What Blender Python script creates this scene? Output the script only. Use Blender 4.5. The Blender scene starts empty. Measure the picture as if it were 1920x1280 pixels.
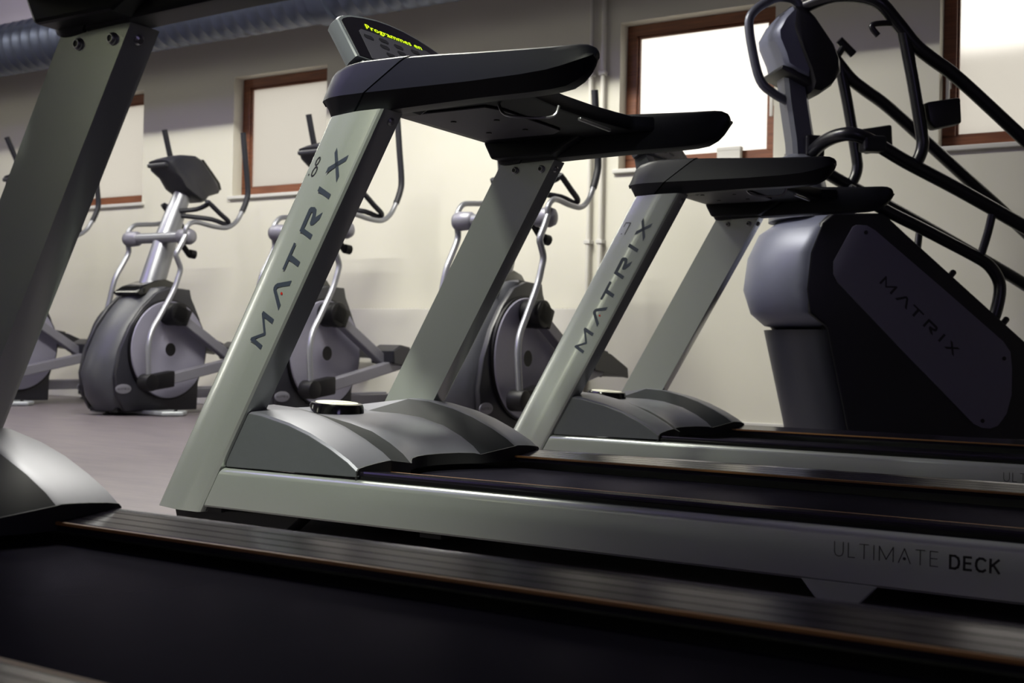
import bpy, bmesh, math, random
from mathutils import Vector, Matrix
random.seed(4)
PI = math.pi
scene = bpy.context.scene
C = scene.collection

# ------------------------------------------------------------------ camera, light, exposure
YAW, PITCH, ROLL, FPX, EYE = math.radians(31.24), math.radians(0.313), math.radians(1.105), 2194.7, 0.485
fwd = Vector((-math.sin(YAW) * math.cos(PITCH), math.cos(YAW) * math.cos(PITCH), math.sin(PITCH)))
r0 = Vector((math.cos(YAW), math.sin(YAW), 0)); u0 = r0.cross(fwd)
rgt = math.cos(ROLL) * r0 + math.sin(ROLL) * u0
upv = -math.sin(ROLL) * r0 + math.cos(ROLL) * u0
cam = bpy.data.objects.new('camera', bpy.data.cameras.new('camera'))
C.objects.link(cam)
M = Matrix((rgt, upv, -fwd)).transposed().to_4x4(); M.translation = (0, 0, EYE)
cam.matrix_world = M
cam.data.sensor_width = 36; cam.data.lens = FPX / 1920 * 36
cam.data.clip_start = 0.02; cam.data.clip_end = 200
cam.data.dof.use_dof = True; cam.data.dof.focus_distance = 3.1; cam.data.dof.aperture_fstop = 5.0
scene.camera = cam
vs = scene.view_settings
vs.view_transform = 'Standard'; vs.look = 'None'; vs.gamma = 1.0; vs.exposure = -0.06; vs.use_curve_mapping = False

world = bpy.data.worlds.new('overcast_sky'); scene.world = world; world.use_nodes = True
wn = world.node_tree.nodes['Background']
wn.inputs[0].default_value = (1.0, 0.965, 0.90, 1); wn.inputs[1].default_value = 2.2

def area(name, loc, sx, sy, power, col, rot=(0, 0, 0), spread=PI):
    l = bpy.data.lights.new(name, 'AREA'); l.shape = 'RECTANGLE'; l.size = sx; l.size_y = sy
    l.energy = power; l.color = col; l.spread = spread
    o = bpy.data.objects.new(name, l); C.objects.link(o); o.location = loc; o.rotation_euler = rot
    return o
def spot(name, loc, target, power, col, size, blend, rad):
    l = bpy.data.lights.new(name, 'SPOT'); l.energy = power; l.color = col; l.spot_size = math.radians(size)
    l.spot_blend = blend; l.shadow_soft_size = rad
    o = bpy.data.objects.new(name, l); C.objects.link(o); o.location = loc
    o.rotation_euler = (Vector(target) - Vector(loc)).to_track_quat('-Z', 'Y').to_euler()
    return o
WARM = (1.0, 0.985, 0.87)
for ly, lz, pa, pb in ((5.2, 2.97, 27, 24), (4.4, 3.42, 41, 76), (3.6, 3.88, 48, 132)):
    area('tube_light', (-7.3, ly, lz), 3.4, 0.07, pa, WARM)
    area('tube_light', (-3.75, ly, lz), 1.3, 0.07, pb, WARM)
spot('wall_fill_light', (-6.9, -2.3, 3.72), (-6.9, -4.5, 2.25), 1500, (0.97, 1.0, 0.80), 62, 1.0, 0.06)  # added spot, brightens the unseen wall that the uprights mirror
spot('front_fill_light', (-1.2, 0.3, 3.9), (-1.92, 2.06, 1.30), 1450, (0.97, 1.0, 0.84), 32, 1.0, 0.15)  # added fill, lifts the outer face of the near upright
spot('front_fill_light', (-3.1, 0.35, 3.9), (-2.2, 3.15, 1.0), 420, (0.97, 1.0, 0.84), 27, 1.0, 0.15)  # added fill for the far upright and the next treadmill
area('strip_fill_light', (-9.7, -4.40, 2.6), 0.7, 2.3, 45, (1.0, 1.0, 0.78), (math.radians(90), 0, 0))  # added panel, meant to streak the upright ridges
area('side_fill_light', (-11.93, 1.4, 2.3), 0.3, 1.6, 30, (1.0, 0.98, 0.88), (math.radians(90), 0, math.radians(-90)))  # added fill for faces turned toward the side wall
area('cool_fill_light', (-6.5, 1.2, 3.0), 3.0, 1.2, 300, (0.52, 0.45, 1.0), (PI, 0, 0))  # added bluish fill bounced off the ceiling
area('rear_fill_light', (3.3, -2.0, 2.2), 1.6, 1.2, 22, (0.60, 0.52, 1.0), (math.radians(90), 0, math.radians(90)))  # added bluish fill from behind the viewer, no window known there

# ------------------------------------------------------------------ helpers
def lin(c):
    return tuple((v / 12.92 if v <= 0.04045 else ((v + 0.055) / 1.055) ** 2.4) for v in c)
def mat(name, rgb, metal=0.0, rough=0.5, noise=0.0, nscale=40.0, bump=0.0, bscale=200.0, emit=None, strength=0.0, spec=0.5, coat=0.0):
    m = bpy.data.materials.new(name); m.use_nodes = True
    nt = m.node_tree; b = nt.nodes['Principled BSDF']
    col = lin([v / 255 for v in rgb]) + (1,)
    b.inputs['Base Color'].default_value = col
    b.inputs['Metallic'].default_value = metal; b.inputs['Roughness'].default_value = rough
    b.inputs['Specular IOR Level'].default_value = spec
    if coat: b.inputs['Coat Weight'].default_value = coat; b.inputs['Coat Roughness'].default_value = 0.12
    tc = nt.nodes.new('ShaderNodeTexCoord')
    if noise:
        n = nt.nodes.new('ShaderNodeTexNoise'); n.inputs['Scale'].default_value = nscale; n.inputs['Detail'].default_value = 5
        nt.links.new(tc.outputs['Object'], n.inputs['Vector'])
        mx = nt.nodes.new('ShaderNodeMix'); mx.data_type = 'RGBA'
        mx.inputs[6].default_value = tuple(v * (1 - noise) for v in col[:3]) + (1,)
        mx.inputs[7].default_value = tuple(min(1, v * (1 + noise)) for v in col[:3]) + (1,)
        nt.links.new(n.outputs['Fac'], mx.inputs[0]); nt.links.new(mx.outputs[2], b.inputs['Base Color'])
    if bump:
        n2 = nt.nodes.new('ShaderNodeTexNoise'); n2.inputs['Scale'].default_value = bscale; n2.inputs['Detail'].default_value = 3
        nt.links.new(tc.outputs['Object'], n2.inputs['Vector'])
        bp = nt.nodes.new('ShaderNodeBump'); bp.inputs['Strength'].default_value = bump; bp.inputs['Distance'].default_value = 0.002
        nt.links.new(n2.outputs['Fac'], bp.inputs['Height']); nt.links.new(bp.outputs['Normal'], b.inputs['Normal'])
    if emit:
        b.inputs['Emission Color'].default_value = lin([v / 255 for v in emit]) + (1,); b.inputs['Emission Strength'].default_value = strength
    return m

def mesh(name, V, F, m, parent=None, smooth=35, loc=None):
    me = bpy.data.meshes.new(name); me.from_pydata([tuple(v) for v in V], [], F); me.update()
    bm = bmesh.new(); bm.from_mesh(me); bmesh.ops.recalc_face_normals(bm, faces=bm.faces); bm.to_mesh(me); bm.free()
    return link(name, me, m, parent, smooth, loc)
def link(name, me, m, parent=None, smooth=35, loc=None):
    if m: me.materials.append(m)
    if smooth:
        me.polygons.foreach_set('use_smooth', [True] * len(me.polygons)); me.set_sharp_from_angle(angle=math.radians(smooth))
    o = bpy.data.objects.new(name, me); C.objects.link(o)
    if parent: o.parent = parent
    if loc: o.location = loc
    return o
class MB:
    """collects simple shapes that end up as ONE mesh object"""
    def __init__(s): s.V = []; s.F = []
    def add(s, V, F):
        k = len(s.V); s.V += [tuple(v) for v in V]; s.F += [[i + k for i in f] for f in F]; return s
    def box(s, a, b):
        (x0, y0, z0), (x1, y1, z1) = a, b
        return s.add([(x0,y0,z0),(x1,y0,z0),(x1,y1,z0),(x0,y1,z0),(x0,y0,z1),(x1,y0,z1),(x1,y1,z1),(x0,y1,z1)],
                     [(0,3,2,1),(4,5,6,7),(0,1,5,4),(1,2,6,5),(2,3,7,6),(3,0,4,7)])
    def prism(s, pts, d):
        """closed outline of 3-D points pushed by vector d"""
        n = len(pts); V = [Vector(p) for p in pts]; V += [v + Vector(d) for v in V]
        return s.add(V, [list(range(n))[::-1], list(range(n, 2 * n))] + [(i, (i + 1) % n, n + (i + 1) % n, n + i) for i in range(n)])
    def loft(s, secs, caps=True, closed=True):
        n = len(secs[0]); V = [p for q in secs for p in q]; F = []
        for k in range(len(secs) - 1):
            for i in range(n if closed else n - 1):
                j = (i + 1) % n; F.append((k*n+i, k*n+j, (k+1)*n+j, (k+1)*n+i))
        if caps and closed: F += [list(range(n))[::-1], list(range((len(secs)-1)*n, len(secs)*n))]
        return s.add(V, F)
    def tube(s, pts, r, seg=12, sub=4, straight=False):
        P = [Vector(p) for p in pts]
        if not straight and len(P) > 2 and sub > 1:
            Q = []
            for i in range(len(P) - 1):
                p0 = P[max(i-1,0)]; p1 = P[i]; p2 = P[i+1]; p3 = P[min(i+2,len(P)-1)]
                for k in range(sub):
                    t = k / sub
                    Q.append(0.5*((2*p1)+(-p0+p2)*t+(2*p0-5*p1+4*p2-p3)*t*t+(-p0+3*p1-3*p2+p3)*t*t*t))
            Q.append(P[-1]); P = Q
        secs = []; ref = None
        for i, p in enumerate(P):
            d = (P[min(i+1,len(P)-1)] - P[max(i-1,0)]).normalized()
            if ref is None: ref = Vector((0,0,1)) if abs(d.z) < 0.9 else Vector((1,0,0))
            a = d.cross(ref).normalized(); b = a.cross(d).normalized(); ref = b
            rr = r[min(int(i*len(r)/len(P)), len(r)-1)] if isinstance(r, (list, tuple)) else r
            secs.append([p + rr*(math.cos(2*PI*k/seg)*a + math.sin(2*PI*k/seg)*b) for k in range(seg)])
        return s.loft(secs)
    def cyl(s, a, b, r, seg=24, r2=None):
        a, b = Vector(a), Vector(b); d = (b-a).normalized()
        ref = Vector((0,0,1)) if abs(d.z) < 0.9 else Vector((1,0,0))
        e = d.cross(ref).normalized(); f = e.cross(d)
        ring = lambda c, rad: [c + rad*(math.cos(2*PI*k/seg)*e + math.sin(2*PI*k/seg)*f) for k in range(seg)]
        return s.loft([ring(a, r), ring(b, r if r2 is None else r2)])
    def lathe(s, a, d, prof, seg=32):
        """prof: list of (distance along d, radius)"""
        a = Vector(a); d = Vector(d).normalized()
        ref = Vector((0,0,1)) if abs(d.z) < 0.9 else Vector((1,0,0))
        e = d.cross(ref).normalized(); f = e.cross(d)
        return s.loft([[a + h*d + max(r,1e-4)*(math.cos(2*PI*k/seg)*e + math.sin(2*PI*k/seg)*f) for k in range(seg)] for h, r in prof])
    def build(s, name, m, parent=None, smooth=35, bevel=0.0, bseg=2, loc=None, ang=30):
        o = mesh(name, s.V, s.F, m, parent, 0, loc)
        me = o.data
        if bevel:
            bm = bmesh.new(); bm.from_mesh(me)
            bmesh.ops.remove_doubles(bm, verts=bm.verts, dist=1e-5)
            es = [e for e in bm.edges if len(e.link_faces) == 2 and e.calc_face_angle(0) > math.radians(ang)]
            bmesh.ops.bevel(bm, geom=es, offset=bevel, segments=bseg, affect='EDGES', profile=0.5, clamp_overlap=True)
            bm.to_mesh(me); bm.free()
        if smooth:
            me.polygons.foreach_set('use_smooth', [True]*len(me.polygons)); me.set_sharp_from_angle(angle=math.radians(smooth))
        return o
def empty(name, loc, rz=0.0, label=None, cat=None, group=None):
    o = bpy.data.objects.new(name, None); C.objects.link(o); o.location = loc; o.rotation_euler = (0, 0, rz)
    o.empty_display_size = 0.1
    if label: o['label'] = label
    if cat: o['category'] = cat
    if group: o['group'] = group
    return o
def tag(o, label, cat, group=None):
    o['label'] = label; o['category'] = cat
    if group: o['group'] = group
    return o
def struct(o):
    o['kind'] = 'structure'; return o
def copy_tree(o, parent=None):
    c = o.copy(); C.objects.link(c)
    if parent:
        c.parent = parent; c.matrix_parent_inverse = o.matrix_parent_inverse
    for ch in list(o.children): copy_tree(ch, c)
    return c

# ------------------------------------------------------------------ materials
m_wall = mat('wall_paint', (214, 211, 199), rough=0.75, noise=0.03, nscale=3, bump=0.15, bscale=120)
m_ceil = mat('ceiling_paint', (150, 144, 158), rough=0.9, noise=0.05, nscale=4)
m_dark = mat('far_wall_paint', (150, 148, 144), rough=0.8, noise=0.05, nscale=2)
m_trim = mat('trim_white', (206, 204, 200), rough=0.5, noise=0.03, nscale=8)
m_pipe = mat('pipe_white', (214, 211, 203), rough=0.45, noise=0.02, nscale=8)
m_silver = mat('silver_paint', (158, 163, 158), metal=0.5, rough=0.27, noise=0.03, nscale=300, coat=0.55)
m_hood = mat('hood_silver', (96, 96, 105), metal=0.45, rough=0.42, noise=0.03, nscale=300, bump=0.02, bscale=900)
m_hoodside = mat('hood_side_grey', (74, 77, 80), rough=0.42, noise=0.06, nscale=60, bump=0.08, bscale=700)
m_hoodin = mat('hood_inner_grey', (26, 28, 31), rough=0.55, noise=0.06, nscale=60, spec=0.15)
m_black = mat('console_black', (11, 12, 18), spec=0.14, rough=0.42, noise=0.08, nscale=80, bump=0.05, bscale=900)
m_cap = mat('cap_charcoal', (20, 21, 27), spec=0.18, rough=0.42, noise=0.06, nscale=80, bump=0.05, bscale=900)
m_under = mat('underside_plastic', (38, 34, 46), rough=0.5, noise=0.08, nscale=60)
m_disp = mat('display_shell_grey', (74, 77, 82), rough=0.36, noise=0.05, nscale=60)
m_gloss = mat('gloss_black', (7, 7, 9), rough=0.14)
m_screen = mat('screen_film', (50, 49, 56), rough=0.25)
m_key = mat('key_dark', (16, 16, 20), rough=0.35)
m_led = mat('led_green', (190, 230, 20), emit=(196, 236, 10), strength=1.3)
m_letter = mat('lettering_slate', (44, 50, 62), rough=0.45)
m_letblk = mat('lettering_black', (12, 12, 16), rough=0.4)
m_red = mat('logo_red', (150, 30, 24), rough=0.4)
m_bolt = mat('bolt_steel', (150, 150, 152), metal=0.85, rough=0.32)
m_boltd = mat('bolt_socket', (10, 10, 12), rough=0.5)
m_rail = mat('foot_rail_anodised', (40, 36, 48), metal=0.6, rough=0.17, noise=0.06, nscale=90)
m_raild = mat('foot_rail_groove', (20, 20, 26), rough=0.3)
m_ochre = mat('edge_ochre', (118, 80, 38), rough=0.5, noise=0.12, nscale=30)
m_belt = mat('belt_black', (17, 16, 22), rough=0.75, noise=0.25, nscale=6, bump=0.25, bscale=500, spec=0.5)
def belt_sheen(m):
    nt = m.node_tree; p = nt.nodes['Principled BSDF']; p.inputs['Specular IOR Level'].default_value = 0.0
    out = nt.nodes['Material Output']; lw = nt.nodes.new('ShaderNodeLayerWeight'); lw.inputs[0].default_value = 0.5
    pw = nt.nodes.new('ShaderNodeMath'); pw.operation = 'POWER'; pw.inputs[1].default_value = 13
    ml = nt.nodes.new('ShaderNodeMath'); ml.operation = 'MULTIPLY'; ml.inputs[1].default_value = 0.42
    g = nt.nodes.new('ShaderNodeBsdfGlossy'); g.inputs['Roughness'].default_value = 0.24; g.inputs['Color'].default_value = (0.72, 0.68, 0.88, 1)
    mx = nt.nodes.new('ShaderNodeMixShader')
    nt.links.new(lw.outputs['Facing'], pw.inputs[0]); nt.links.new(pw.outputs[0], ml.inputs[0]); nt.links.new(ml.outputs[0], mx.inputs[0])
    nt.links.new(p.outputs[0], mx.inputs[1]); nt.links.new(g.outputs[0], mx.inputs[2]); nt.links.new(mx.outputs[0], out.inputs[0])
belt_sheen(m_belt)
m_deck = mat('deck_dark', (12, 12, 15), rough=0.7)
m_rubber = mat('rubber_black', (14, 14, 16), rough=0.7, noise=0.1, nscale=60)
m_badge = mat('badge_cream', (208, 206, 188), rough=0.35, noise=0.02)
m_ell = mat('elliptical_grey', (66, 67, 74), rough=0.42, noise=0.06, nscale=40)
m_ells = mat('elliptical_shroud_dark', (34, 34, 42), rough=0.42, noise=0.06, nscale=40)
m_disc = mat('disc_grey', (142, 140, 158), metal=0.2, rough=0.42, noise=0.04, nscale=20)
m_tube = mat('tube_silver', (138, 139, 146), metal=0.6, rough=0.33, noise=0.02, nscale=60)
m_grip = mat('grip_foam', (22, 22, 32), rough=0.6, noise=0.1, nscale=150, bump=0.1)
m_joint = mat('joint_black', (8, 7, 13), rough=0.5, spec=0.3)
m_arm = mat('arm_grey', (126, 125, 136), metal=0.3, rough=0.42, noise=0.03, nscale=40)
m_plate = mat('foot_plate_pale', (170, 174, 178), rough=0.4, metal=0.3)
m_clsil = mat('climber_silver', (104, 107, 126), metal=0.2, rough=0.42, noise=0.03, nscale=40)
m_clblk = mat('climber_black', (17, 17, 25), rough=0.42, noise=0.1, nscale=40)
m_lowcov = mat('climber_lower_grey', (30, 31, 42), rough=0.4, noise=0.05, nscale=40)
m_clpan = mat('climber_panel', (104, 102, 120), rough=0.45, noise=0.04, nscale=40)
m_cltube = mat('climber_tube', (16, 16, 24), rough=0.3, noise=0.1, nscale=40)
m_clgrey = mat('climber_mast', (88, 90, 102), metal=0.3, rough=0.36, noise=0.04, nscale=40)

def wood(name, a, b):
    m = bpy.data.materials.new(name); m.use_nodes = True; nt = m.node_tree; p = nt.nodes['Principled BSDF']
    tc = nt.nodes.new('ShaderNodeTexCoord'); mp = nt.nodes.new('ShaderNodeMapping'); mp.inputs['Scale'].default_value = (2, 30, 30)
    n = nt.nodes.new('ShaderNodeTexNoise'); n.inputs['Scale'].default_value = 2.2; n.inputs['Detail'].default_value = 6
    r = nt.nodes.new('ShaderNodeValToRGB')
    r.color_ramp.elements[0].position = 0.3; r.color_ramp.elements[0].color = lin([v/255 for v in a]) + (1,)
    r.color_ramp.elements[1].position = 0.7; r.color_ramp.elements[1].color = lin([v/255 for v in b]) + (1,)
    nt.links.new(tc.outputs['Object'], mp.inputs[0]); nt.links.new(mp.outputs[0], n.inputs['Vector'])
    nt.links.new(n.outputs['Fac'], r.inputs[0]); nt.links.new(r.outputs[0], p.inputs['Base Color'])
    p.inputs['Roughness'].default_value = 0.4
    return m
m_wood = wood('window_wood', (100, 56, 36), (132, 80, 52))
def floor_mat():
    m = bpy.data.materials.new('vinyl_floor'); m.use_nodes = True; nt = m.node_tree; p = nt.nodes['Principled BSDF']
    tc = nt.nodes.new('ShaderNodeTexCoord'); mp = nt.nodes.new('ShaderNodeMapping'); mp.inputs['Scale'].default_value = (1.2, 5, 1)
    mp.inputs['Rotation'].default_value = (0, 0, 0.35)
    n = nt.nodes.new('ShaderNodeTexNoise'); n.inputs['Scale'].default_value = 2.5; n.inputs['Detail'].default_value = 8; n.inputs['Roughness'].default_value = 0.65
    r = nt.nodes.new('ShaderNodeValToRGB')
    r.color_ramp.elements[0].position = 0.3; r.color_ramp.elements[0].color = lin([v/255 for v in (94, 88, 95)]) + (1,)
    r.color_ramp.elements[1].position = 0.72; r.color_ramp.elements[1].color = lin([v/255 for v in (114, 106, 109)]) + (1,)
    nt.links.new(tc.outputs['Object'], mp.inputs[0]); nt.links.new(mp.outputs[0], n.inputs['Vector'])
    nt.links.new(n.outputs['Fac'], r.inputs[0]); nt.links.new(r.outputs[0], p.inputs['Base Color'])
    p.inputs['Roughness'].default_value = 0.42
    return m
m_floor = floor_mat()
def pane_mat():
    m = bpy.data.materials.new('frosted_glass'); m.use_nodes = True; nt = m.node_tree
    for n in list(nt.nodes): nt.nodes.remove(n)
    out = nt.nodes.new('ShaderNodeOutputMaterial'); mx = nt.nodes.new('ShaderNodeMixShader'); mx.inputs[0].default_value = 0.65
    t = nt.nodes.new('ShaderNodeBsdfTranslucent'); t.inputs[0].default_value = (0.98, 0.97, 0.95, 1)
    g = nt.nodes.new('ShaderNodeBsdfRefraction'); g.inputs['Roughness'].default_value = 0.42; g.inputs['IOR'].default_value = 1.05
    g.inputs[0].default_value = (0.98, 0.97, 0.95, 1)
    nt.links.new(t.outputs[0], mx.inputs[1]); nt.links.new(g.outputs[0], mx.inputs[2]); nt.links.new(mx.outputs[0], out.inputs[0])
    return m
m_pane = pane_mat()
def duct_mat():
    m = mat('galvanised_duct', (84, 90, 108), metal=0.7, rough=0.45, noise=0.2, nscale=5)
    return m
m_duct = duct_mat()

# ------------------------------------------------------------------ room
X0, X1, YF, YB, ZC = -12.0, 3.4, -4.5, 6.6, 4.0
WIN = [(-8.56, -7.57), (-6.56, -5.63), (-3.25, -2.25), (-1.33, -0.33)]
SILL, HEAD = 1.615, 2.535
def wall_with_openings():
    mb = MB(); T = 0.24
    xs = sorted([X0, X1] + [v for w in WIN for v in w])
    for i in range(len(xs) - 1):
        a, b = xs[i], xs[i+1]
        if (a, b) in WIN:
            mb.box((a, YB, -0.1), (b, YB+T, SILL)); mb.box((a, YB, HEAD), (b, YB+T, ZC+0.1))
        else: mb.box((a, YB, -0.1), (b, YB+T, ZC+0.1))
    return mb
struct(wall_with_openings().build('wall_back', m_wall, smooth=0))
struct(MB().box((X0-0.2, YF-0.2, -0.12), (X1+0.2, YB+0.02, 0)).build('floor', m_floor, smooth=0))
struct(MB().box((X0-0.2, YF-0.2, ZC), (X1+0.2, YB+0.1, ZC+0.15)).build('ceiling', m_ceil, smooth=0))
struct(MB().box((X0-0.2, YF, -0.1), (X0, YB, ZC+0.1)).build('wall_left', m_dark, smooth=0))
struct(MB().box((X1, YF, -0.1), (X1+0.2, YB, ZC+0.1)).build('wall_right', m_dark, smooth=0))
struct(MB().box((X0-0.2, YF-0.2, -0.1), (X1+0.2, YF, ZC+0.1)).build('wall_front', m_wall, smooth=0))
struct(MB().box((-4.35, -.62, 0), (-3.75, .36, ZC)).build('reflection_blocker', mat('blocker_dark', (46, 47, 56), rough=0.7), smooth=0, bevel=.01))  # unseen column added to darken the reflection in the nearest treadmill post
struct(MB().box((X0, YB-0.012, 0), (X1, YB+0.004, 0.075)).build('baseboard_back', m_trim, smooth=0, bevel=0.003))
# windows: wooden frame, frosted pane, handle, sill
for k, (a, b) in enumerate(WIN):
    w = empty('window_%d' % (k+1), ((a+b)/2, YB+0.12, SILL)); w['kind'] = 'structure'
    hw, hh, y0, y1 = (b-a)/2, HEAD-SILL, -0.02, 0.05
    fw = 0.07
    fr = MB()
    fr.box((-hw, y0, 0), (hw, y1, fw)); fr.box((-hw, y0, hh-fw), (hw, y1, hh))
    fr.box((-hw, y0, fw), (-hw+fw, y1, hh-fw)); fr.box((hw-fw, y0, fw), (hw, y1, hh-fw))
    f = fr.build('window_frame', m_wood, w, smooth=0, bevel=0.006)
    bd = MB()   # glazing beads
    q = fw; e = 0.012
    bd.box((-hw+q, -0.004, q), (hw-q, 0.02, q+e)); bd.box((-hw+q, -0.004, hh-q-e), (hw-q, 0.02, hh-q))
    bd.box((-hw+q, -0.004, q+e), (-hw+q+e, 0.02, hh-q-e)); bd.box((hw-q-e, -0.004, q+e), (hw-q, 0.02, hh-q-e))
    bd.build('glazing_bead', m_wood, f, smooth=0, bevel=0.003)
    MB().box((-hw+q, 0.012, q), (hw-q, 0.018, hh-q)).build('window_pane', m_pane, w, smooth=0)
    s = -1 if k == 3 else 1
    hx = s*(hw-fw*0.5)
    hd = MB(); hd.box((hx-0.011, y0-0.012, 0.33), (hx+0.011, y0, 0.42)); hd.box((hx-0.009, y0-0.045, 0.37), (hx+0.009, y0-0.01, 0.388))
    hd.box((hx-0.01, y0-0.052, 0.26), (hx+0.01, y0-0.036, 0.39))
    hd.build('window_handle', m_trim, w, smooth=35, bevel=0.004)
    MB().box((-hw-0.03, -0.15, -0.028), (hw+0.03, y0, -0.001)).build('window_sill', m_trim, w, smooth=0, bevel=0.006)
# ground outside, and plain building blocks added to dim the end windows
m_out = mat('outside_paving', (150, 146, 138), rough=0.9, noise=0.1)
m_outblock = mat('outside_block', (96, 92, 84), rough=0.95, noise=0.3, nscale=2)
struct(MB().box((-40, YB+0.24, -0.3), (30, 60, 0.0)).build('ground', m_out, smooth=0))
struct(MB().box((-30, 11, -.1), (-12.3, 16, 5.2)).build('exterior', m_outblock, smooth=0))
struct(MB().box((-2.9, 15, -.1), (6, 20, 4.2)).build('exterior', m_outblock, smooth=0))

struct(MB().box((X0, 5.9-.11, 2.93), (X1, 5.9+.11, ZC)).build('duct_light_block', m_ceil, smooth=0))  # unseen bulkhead added to stop lamp light leaking over the duct
# duct under the ceiling: ribbed sections, collar, hangers
DY, DZ, DR = 5.9, 2.80, 0.20
duct = empty('ventilation_duct', (-6, DY, DZ - DR), 0, 'round galvanised ventilation duct with ribbed sections running under the ceiling', 'duct')
def duct_section(a, b, r, seamy=True):
    mb = MB(); prof = [(0, r)]; x = 0
    L = b - a; step = 0.11; n = int(L/step)
    for i in range(n):
        h = i*step
        prof += [(h+0.002, r), (h+0.006, r+0.003), (h+0.012, r+0.003), (h+0.016, r)]
    prof.append((L, r))
    return mb.lathe((a+6, 0, DR), (1, 0, 0), prof, 40)
duct_section(-12.0, -5.05, DR).build('duct_section', m_duct, duct, smooth=50)
duct_section(-4.95, -0.6, DR*0.98).build('duct_section', m_duct, duct, smooth=50)
MB().lathe((-5.08+6, 0, DR), (1, 0, 0), [(0, DR+0.004), (0.002, DR+0.022), (0.14, DR+0.022), (0.145, DR+0.002)], 40).build('duct_collar', m_duct, duct, smooth=50)
MB().lathe((-0.6+6, 0, DR), (1, 0, 0), [(0, DR), (0.02, DR), (0.03, DR-0.03), (0.03, 0.0)], 40).build('duct_cap', m_duct, duct, smooth=50)
for hx in (-9.4, -7.0, -3.4, -1.6):
    hg = MB().lathe((hx+6, 0, DR), (1, 0, 0), [(0, DR+0.007), (0.0, DR+0.012), (0.03, DR+0.012), (0.03, DR+0.007)], 40)
    hg.build('duct_hanger', m_bolt, duct, smooth=50)

# ceiling lamps (above the frame) and added fill lamps: shallow housings that carry the lights
def lamp(name, c, sx, sy, label, z=3.31):
    t = empty(name, (c[0], c[1], z), 0, label, 'ceiling lamp')
    h = MB(); h.box((-sx/2, -sy/2, 0.012), (sx/2, sy/2, ZC-z)); h.build('lamp_housing', m_trim, t, smooth=0, bevel=0.004)
    return t
lamps = []
for y, z, nm, wh in ((5.2, 2.98, 'pendant_lamp', 'hanging on rods beside the duct'), (4.4, 3.43, 'pendant_lamp', 'hanging on short rods between the duct and the treadmills'), (3.6, 3.89, 'ceiling_lamp', 'fixed flat to the ceiling above the treadmill fronts')):
    lamps += [(nm, (-7.3, y), 3.5, z, 'long slim tube lamp ' + wh), (nm, (-3.75, y), 1.4, z, 'short slim tube lamp ' + wh)]
for nm, c, sx, z, lab in lamps:
    t = empty(nm, (c[0], c[1], z), 0, lab, 'lamp')
    MB().box((-sx/2, -.06, 0.012), (sx/2, .06, .09)).build('lamp_housing', m_trim, t, smooth=0, bevel=0.004)
    if sx < 2: MB().box((sx/2, -.13, (-.22 if z < 3.2 else -.50 if z < 3.6 else -.75)), (sx/2+.02, .13, .09)).build('end_shield', m_trim, t, smooth=0, bevel=.003)  # shield added to cut lamp light toward the right-hand wall
    for q in (-sx*.4, sx*.4): MB().cyl((q, 0, .085), (q, 0, ZC-z), .008, 8).build('lamp_rod', m_bolt, t)
t = empty('fill_uplight', (-6.5, 1.2, 2.99), 0, 'wide flat fill lamp on rods, added out of view to light the ceiling in front of the treadmills', 'lamp')  # made-up fixture carrying the bluish ceiling fill
MB().box((-1.55, -.65, -.07), (1.55, .65, -.004)).build('lamp_housing', m_trim, t, smooth=0, bevel=.004)
for q in (-1.4, 1.4): MB().cyl((q, .62, 0), (q, .62, ZC-2.992), .008, 8).build('lamp_rod', m_bolt, t)
t = empty('fill_spotlight', (-1.2, 0.3, 3.9), 0, 'small round fill spotlight added out of view, aimed at the upright marked .8', 'lamp')  # housing for the added spot on the near upright
sd_ = Vector((-.78, 1.7, -2.78)).normalized()
MB().lathe(-sd_*.02, -sd_, [(0, .06), (.0, .065), (.10, .065), (.11, .04), (.11, 0)], 24).build('spot_housing', m_trim, t, smooth=40)
fill_frame = empty('window_5', (3.36, -2.0, 1.5));  # added frame around the rear fill, no opening behind it
fill_frame['kind'] = 'structure'; fill_frame.location = (3.39, -2.0, 1.6)
fb = MB(); 
for a_, b_ in (((-.02, -.88, -.08), (.0, .88, 0)), ((-.02, -.88, 1.2), (.0, .88, 1.28)), ((-.02, -.88, 0), (.0, -.80, 1.2)), ((-.02, .80, 0), (.0, .88, 1.2))): fb.box(a_, b_)
fb.build('window_frame', m_wood, fill_frame, smooth=0)  # part of the added rear frame, not of a window
t = empty('strip_fill_lamp', (-9.7, -4.44, 2.6), 0, 'tall flat fill panel added on the wall behind the viewer', 'lamp')  # housing made up for the added strip panel
MB().box((-.38, -.05, -1.18), (.38, .03, 1.18)).build('lamp_housing', m_trim, t, smooth=0, bevel=.004)
t = empty('fill_spotlight', (-3.1, 0.35, 3.9), 0, 'small round fill spotlight added out of view, aimed at the middle of the treadmill row', 'lamp')  # housing for the second added front spot
sd_ = Vector((.9, 2.8, -2.9)).normalized()
MB().lathe(-sd_*.02, -sd_, [(0, .06), (.0, .065), (.10, .065), (.11, .04), (.11, 0)], 24).build('spot_housing', m_trim, t, smooth=40)
t = empty('side_fill_lamp', (-11.95, 1.4, 2.3), 0, 'tall flat fill lamp added on the side wall, out of view', 'lamp')  # housing for the added side fill
MB().box((-.05, -.24, -.84), (.012, .24, .84)).build('lamp_housing', m_trim, t, smooth=0, bevel=.004)
t = empty('fill_spotlight', (-6.9, -2.3, 3.72), 0, 'small round fill spotlight added to light the wall behind the viewer', 'lamp')  # housing for the added spot on the unseen wall
sd_ = Vector((0, -2.0, -1.1)).normalized()
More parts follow.
